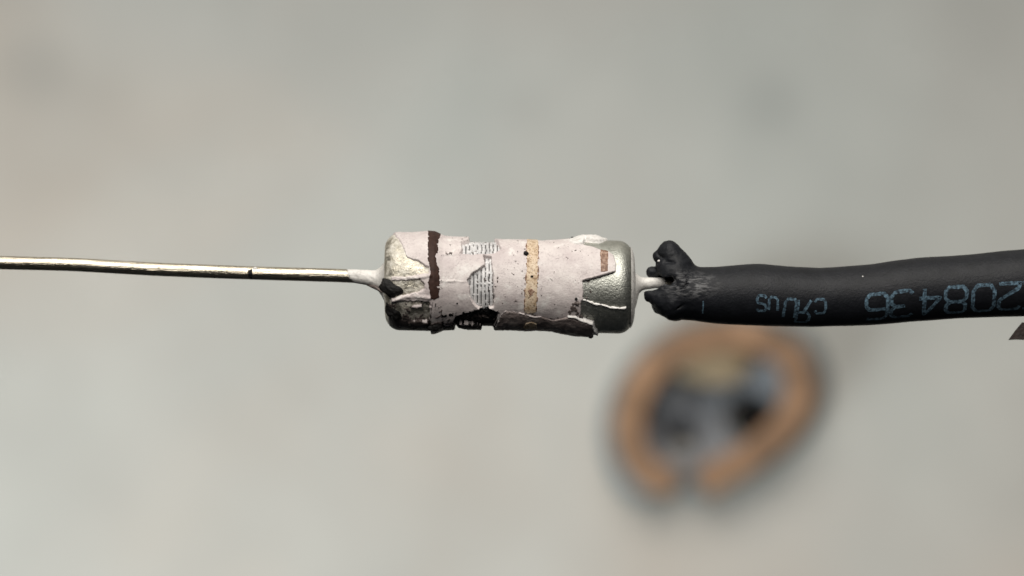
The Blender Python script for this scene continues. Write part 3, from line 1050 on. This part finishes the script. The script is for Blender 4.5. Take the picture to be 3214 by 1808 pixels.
def smooth_path(pts, closed=False, it=3):
    p = np.array(pts, float)
    for _ in range(it):
        a = p if closed else p[:-1]
        b = np.roll(p, -1, 0) if closed else p[1:]
        q = np.empty((2 * len(a), p.shape[1]))
        q[0::2] = 0.75 * a + 0.25 * b
        q[1::2] = 0.25 * a + 0.75 * b
        if not closed:
            q = np.vstack([p[:1], q, p[-1:]])
        p = q
    return p


ZT = 3.2
c3 = np.array([tb(x, y, ZT) for x, y in smooth_path(cl)])
# rounded-rectangle section swept along the ring
sec = []
HW, HH, CR = 0.84, 0.55, 0.25
for qx, qz, a0 in ((1, 1, 0), (-1, 1, 90), (-1, -1, 180), (1, -1, 270)):
    for k in range(5):
        a = math.radians(a0 + 90 * k / 4)
        sec.append((qx * (HW - CR) + CR * math.cos(a), qz * (HH - CR) + CR * math.sin(a)))
V, F = [], []
m = len(sec)
for i in range(len(c3)):
    t = c3[min(i + 1, len(c3) - 1)] - c3[max(i - 1, 0)]
    t /= np.linalg.norm(t)
    nn = np.array([-t[1], t[0], 0])
    for a, b in sec:
        V.append(c3[i] + nn * a + np.array([0, 0, b]))
for i in range(len(c3) - 1):
    for k in range(m):
        k2 = (k + 1) % m
        F.append((i * m + k, i * m + k2, (i + 1) * m + k2, (i + 1) * m + k))
F += [tuple(range(m))[::-1], tuple((len(c3) - 1) * m + k for k in range(m))]
o = mesh_obj("split_ring", V, F, MAT["ring"], fit)
o["label"] = "tan-brown ring with a gap at its lower end"

# collar: solid body standing on the worktop under the ring, slightly wider than it
cen = np.array([800, 640.0])
oc = smooth_path(outer, True)


def stack(name, levels, mat, parent, close_top=True):
    V, F = [], []
    for (grow, z) in levels:
        for p in oc:
            q = cen + (p - cen) * grow
            V.append(tb(q[0], q[1], z))
    m = len(oc)
    for l in range(len(levels) - 1):
        for k in range(m):
            k2 = (k + 1) % m
            F.append((l * m + k, l * m + k2, (l + 1) * m + k2, (l + 1) * m + k))
    if close_top:
        F.append(tuple((len(levels) - 1) * m + k for k in range(m)))
    return mesh_obj(name, V, F, mat, parent)


stack("collar", [(1.12, 0.0), (1.13, 0.3), (1.11, 1.2), (1.06, 2.0), (0.98, 2.62), (0.80, 2.64), (0.76, 1.6)], MAT["collar"], fit, False)
# dished inside with two sockets and an ivory lump standing in for a highlight
ang = np.linspace(0, 2 * math.pi, 120, endpoint=False)
rad = np.linspace(0, 1, 50)
V, F = [], []
ocn = oc[np.linspace(0, len(oc) - 1, 120).astype(int)]
for r in rad:
    for p in ocn:
        q = cen + (p - cen) * 0.80 * r
        z = 1.5 + 0.9 * r ** 3
        for (hx, hy, hr) in ((600, 845, 105), (1055, 690, 190)):
            z -= 3.4 * float(1 - smooth(hr * 0.55, hr, math.hypot(q[0] - hx, q[1] - hy)))
        z += 0.9 * math.exp(-((q[0] - 540) ** 2 + (q[1] - 590) ** 2) / 130 ** 2)
        V.append(tb(q[0], q[1], max(z, -1.0 + 1.05)))
m = 120
for i in range(len(rad) - 1):
    for k in range(m):
        k2 = (k + 1) % m
        F.append((i * m + k, i * m + k2, (i + 1) * m + k2, (i + 1) * m + k))
mesh_obj("cup", V, F, MAT["cup"], fit)
for (hx, hy, hr) in ((600, 845, 72), (1055, 690, 140)):
    V, F = [], []
    for k in range(32):
        a = 2 * math.pi * k / 32
        V.append(tb(hx + hr * math.cos(a), hy + hr * math.sin(a), 0.12))
    V2 = [(x, y, z + 0.5) for x, y, z in V]
    V = V + V2
    F = [(k, (k + 1) % 32, 32 + (k + 1) % 32, 32 + k) for k in range(32)] + [tuple(range(32, 64))]
    o = mesh_obj("socket_shade", V, F, MAT["char"], fit)  # black plug painting the darkness inside the hole
highlight_tab = smooth_path([(470, 320), (640, 230), (880, 200), (1080, 260), (1060, 380), (920, 490), (700, 460), (540, 400)], True)
V, F = [], []
tc = highlight_tab.mean(0)
for g, z in ((1.0, 1.8), (1.0, 2.6), (0.85, 2.9), (0.5, 3.0)):
    for p in highlight_tab:
        q = tc + (p - tc) * g
        V.append(tb(q[0], q[1], z))
m = len(highlight_tab)
for l in range(3):
    for k in range(m):
        k2 = (k + 1) % m
        F.append((l * m + k, l * m + k2, (l + 1) * m + k2, (l + 1) * m + k))
F.append(tuple(3 * m + k for k in range(m)))
mesh_obj("highlight_tab", V, F, MAT["highlight_nub"], fit)
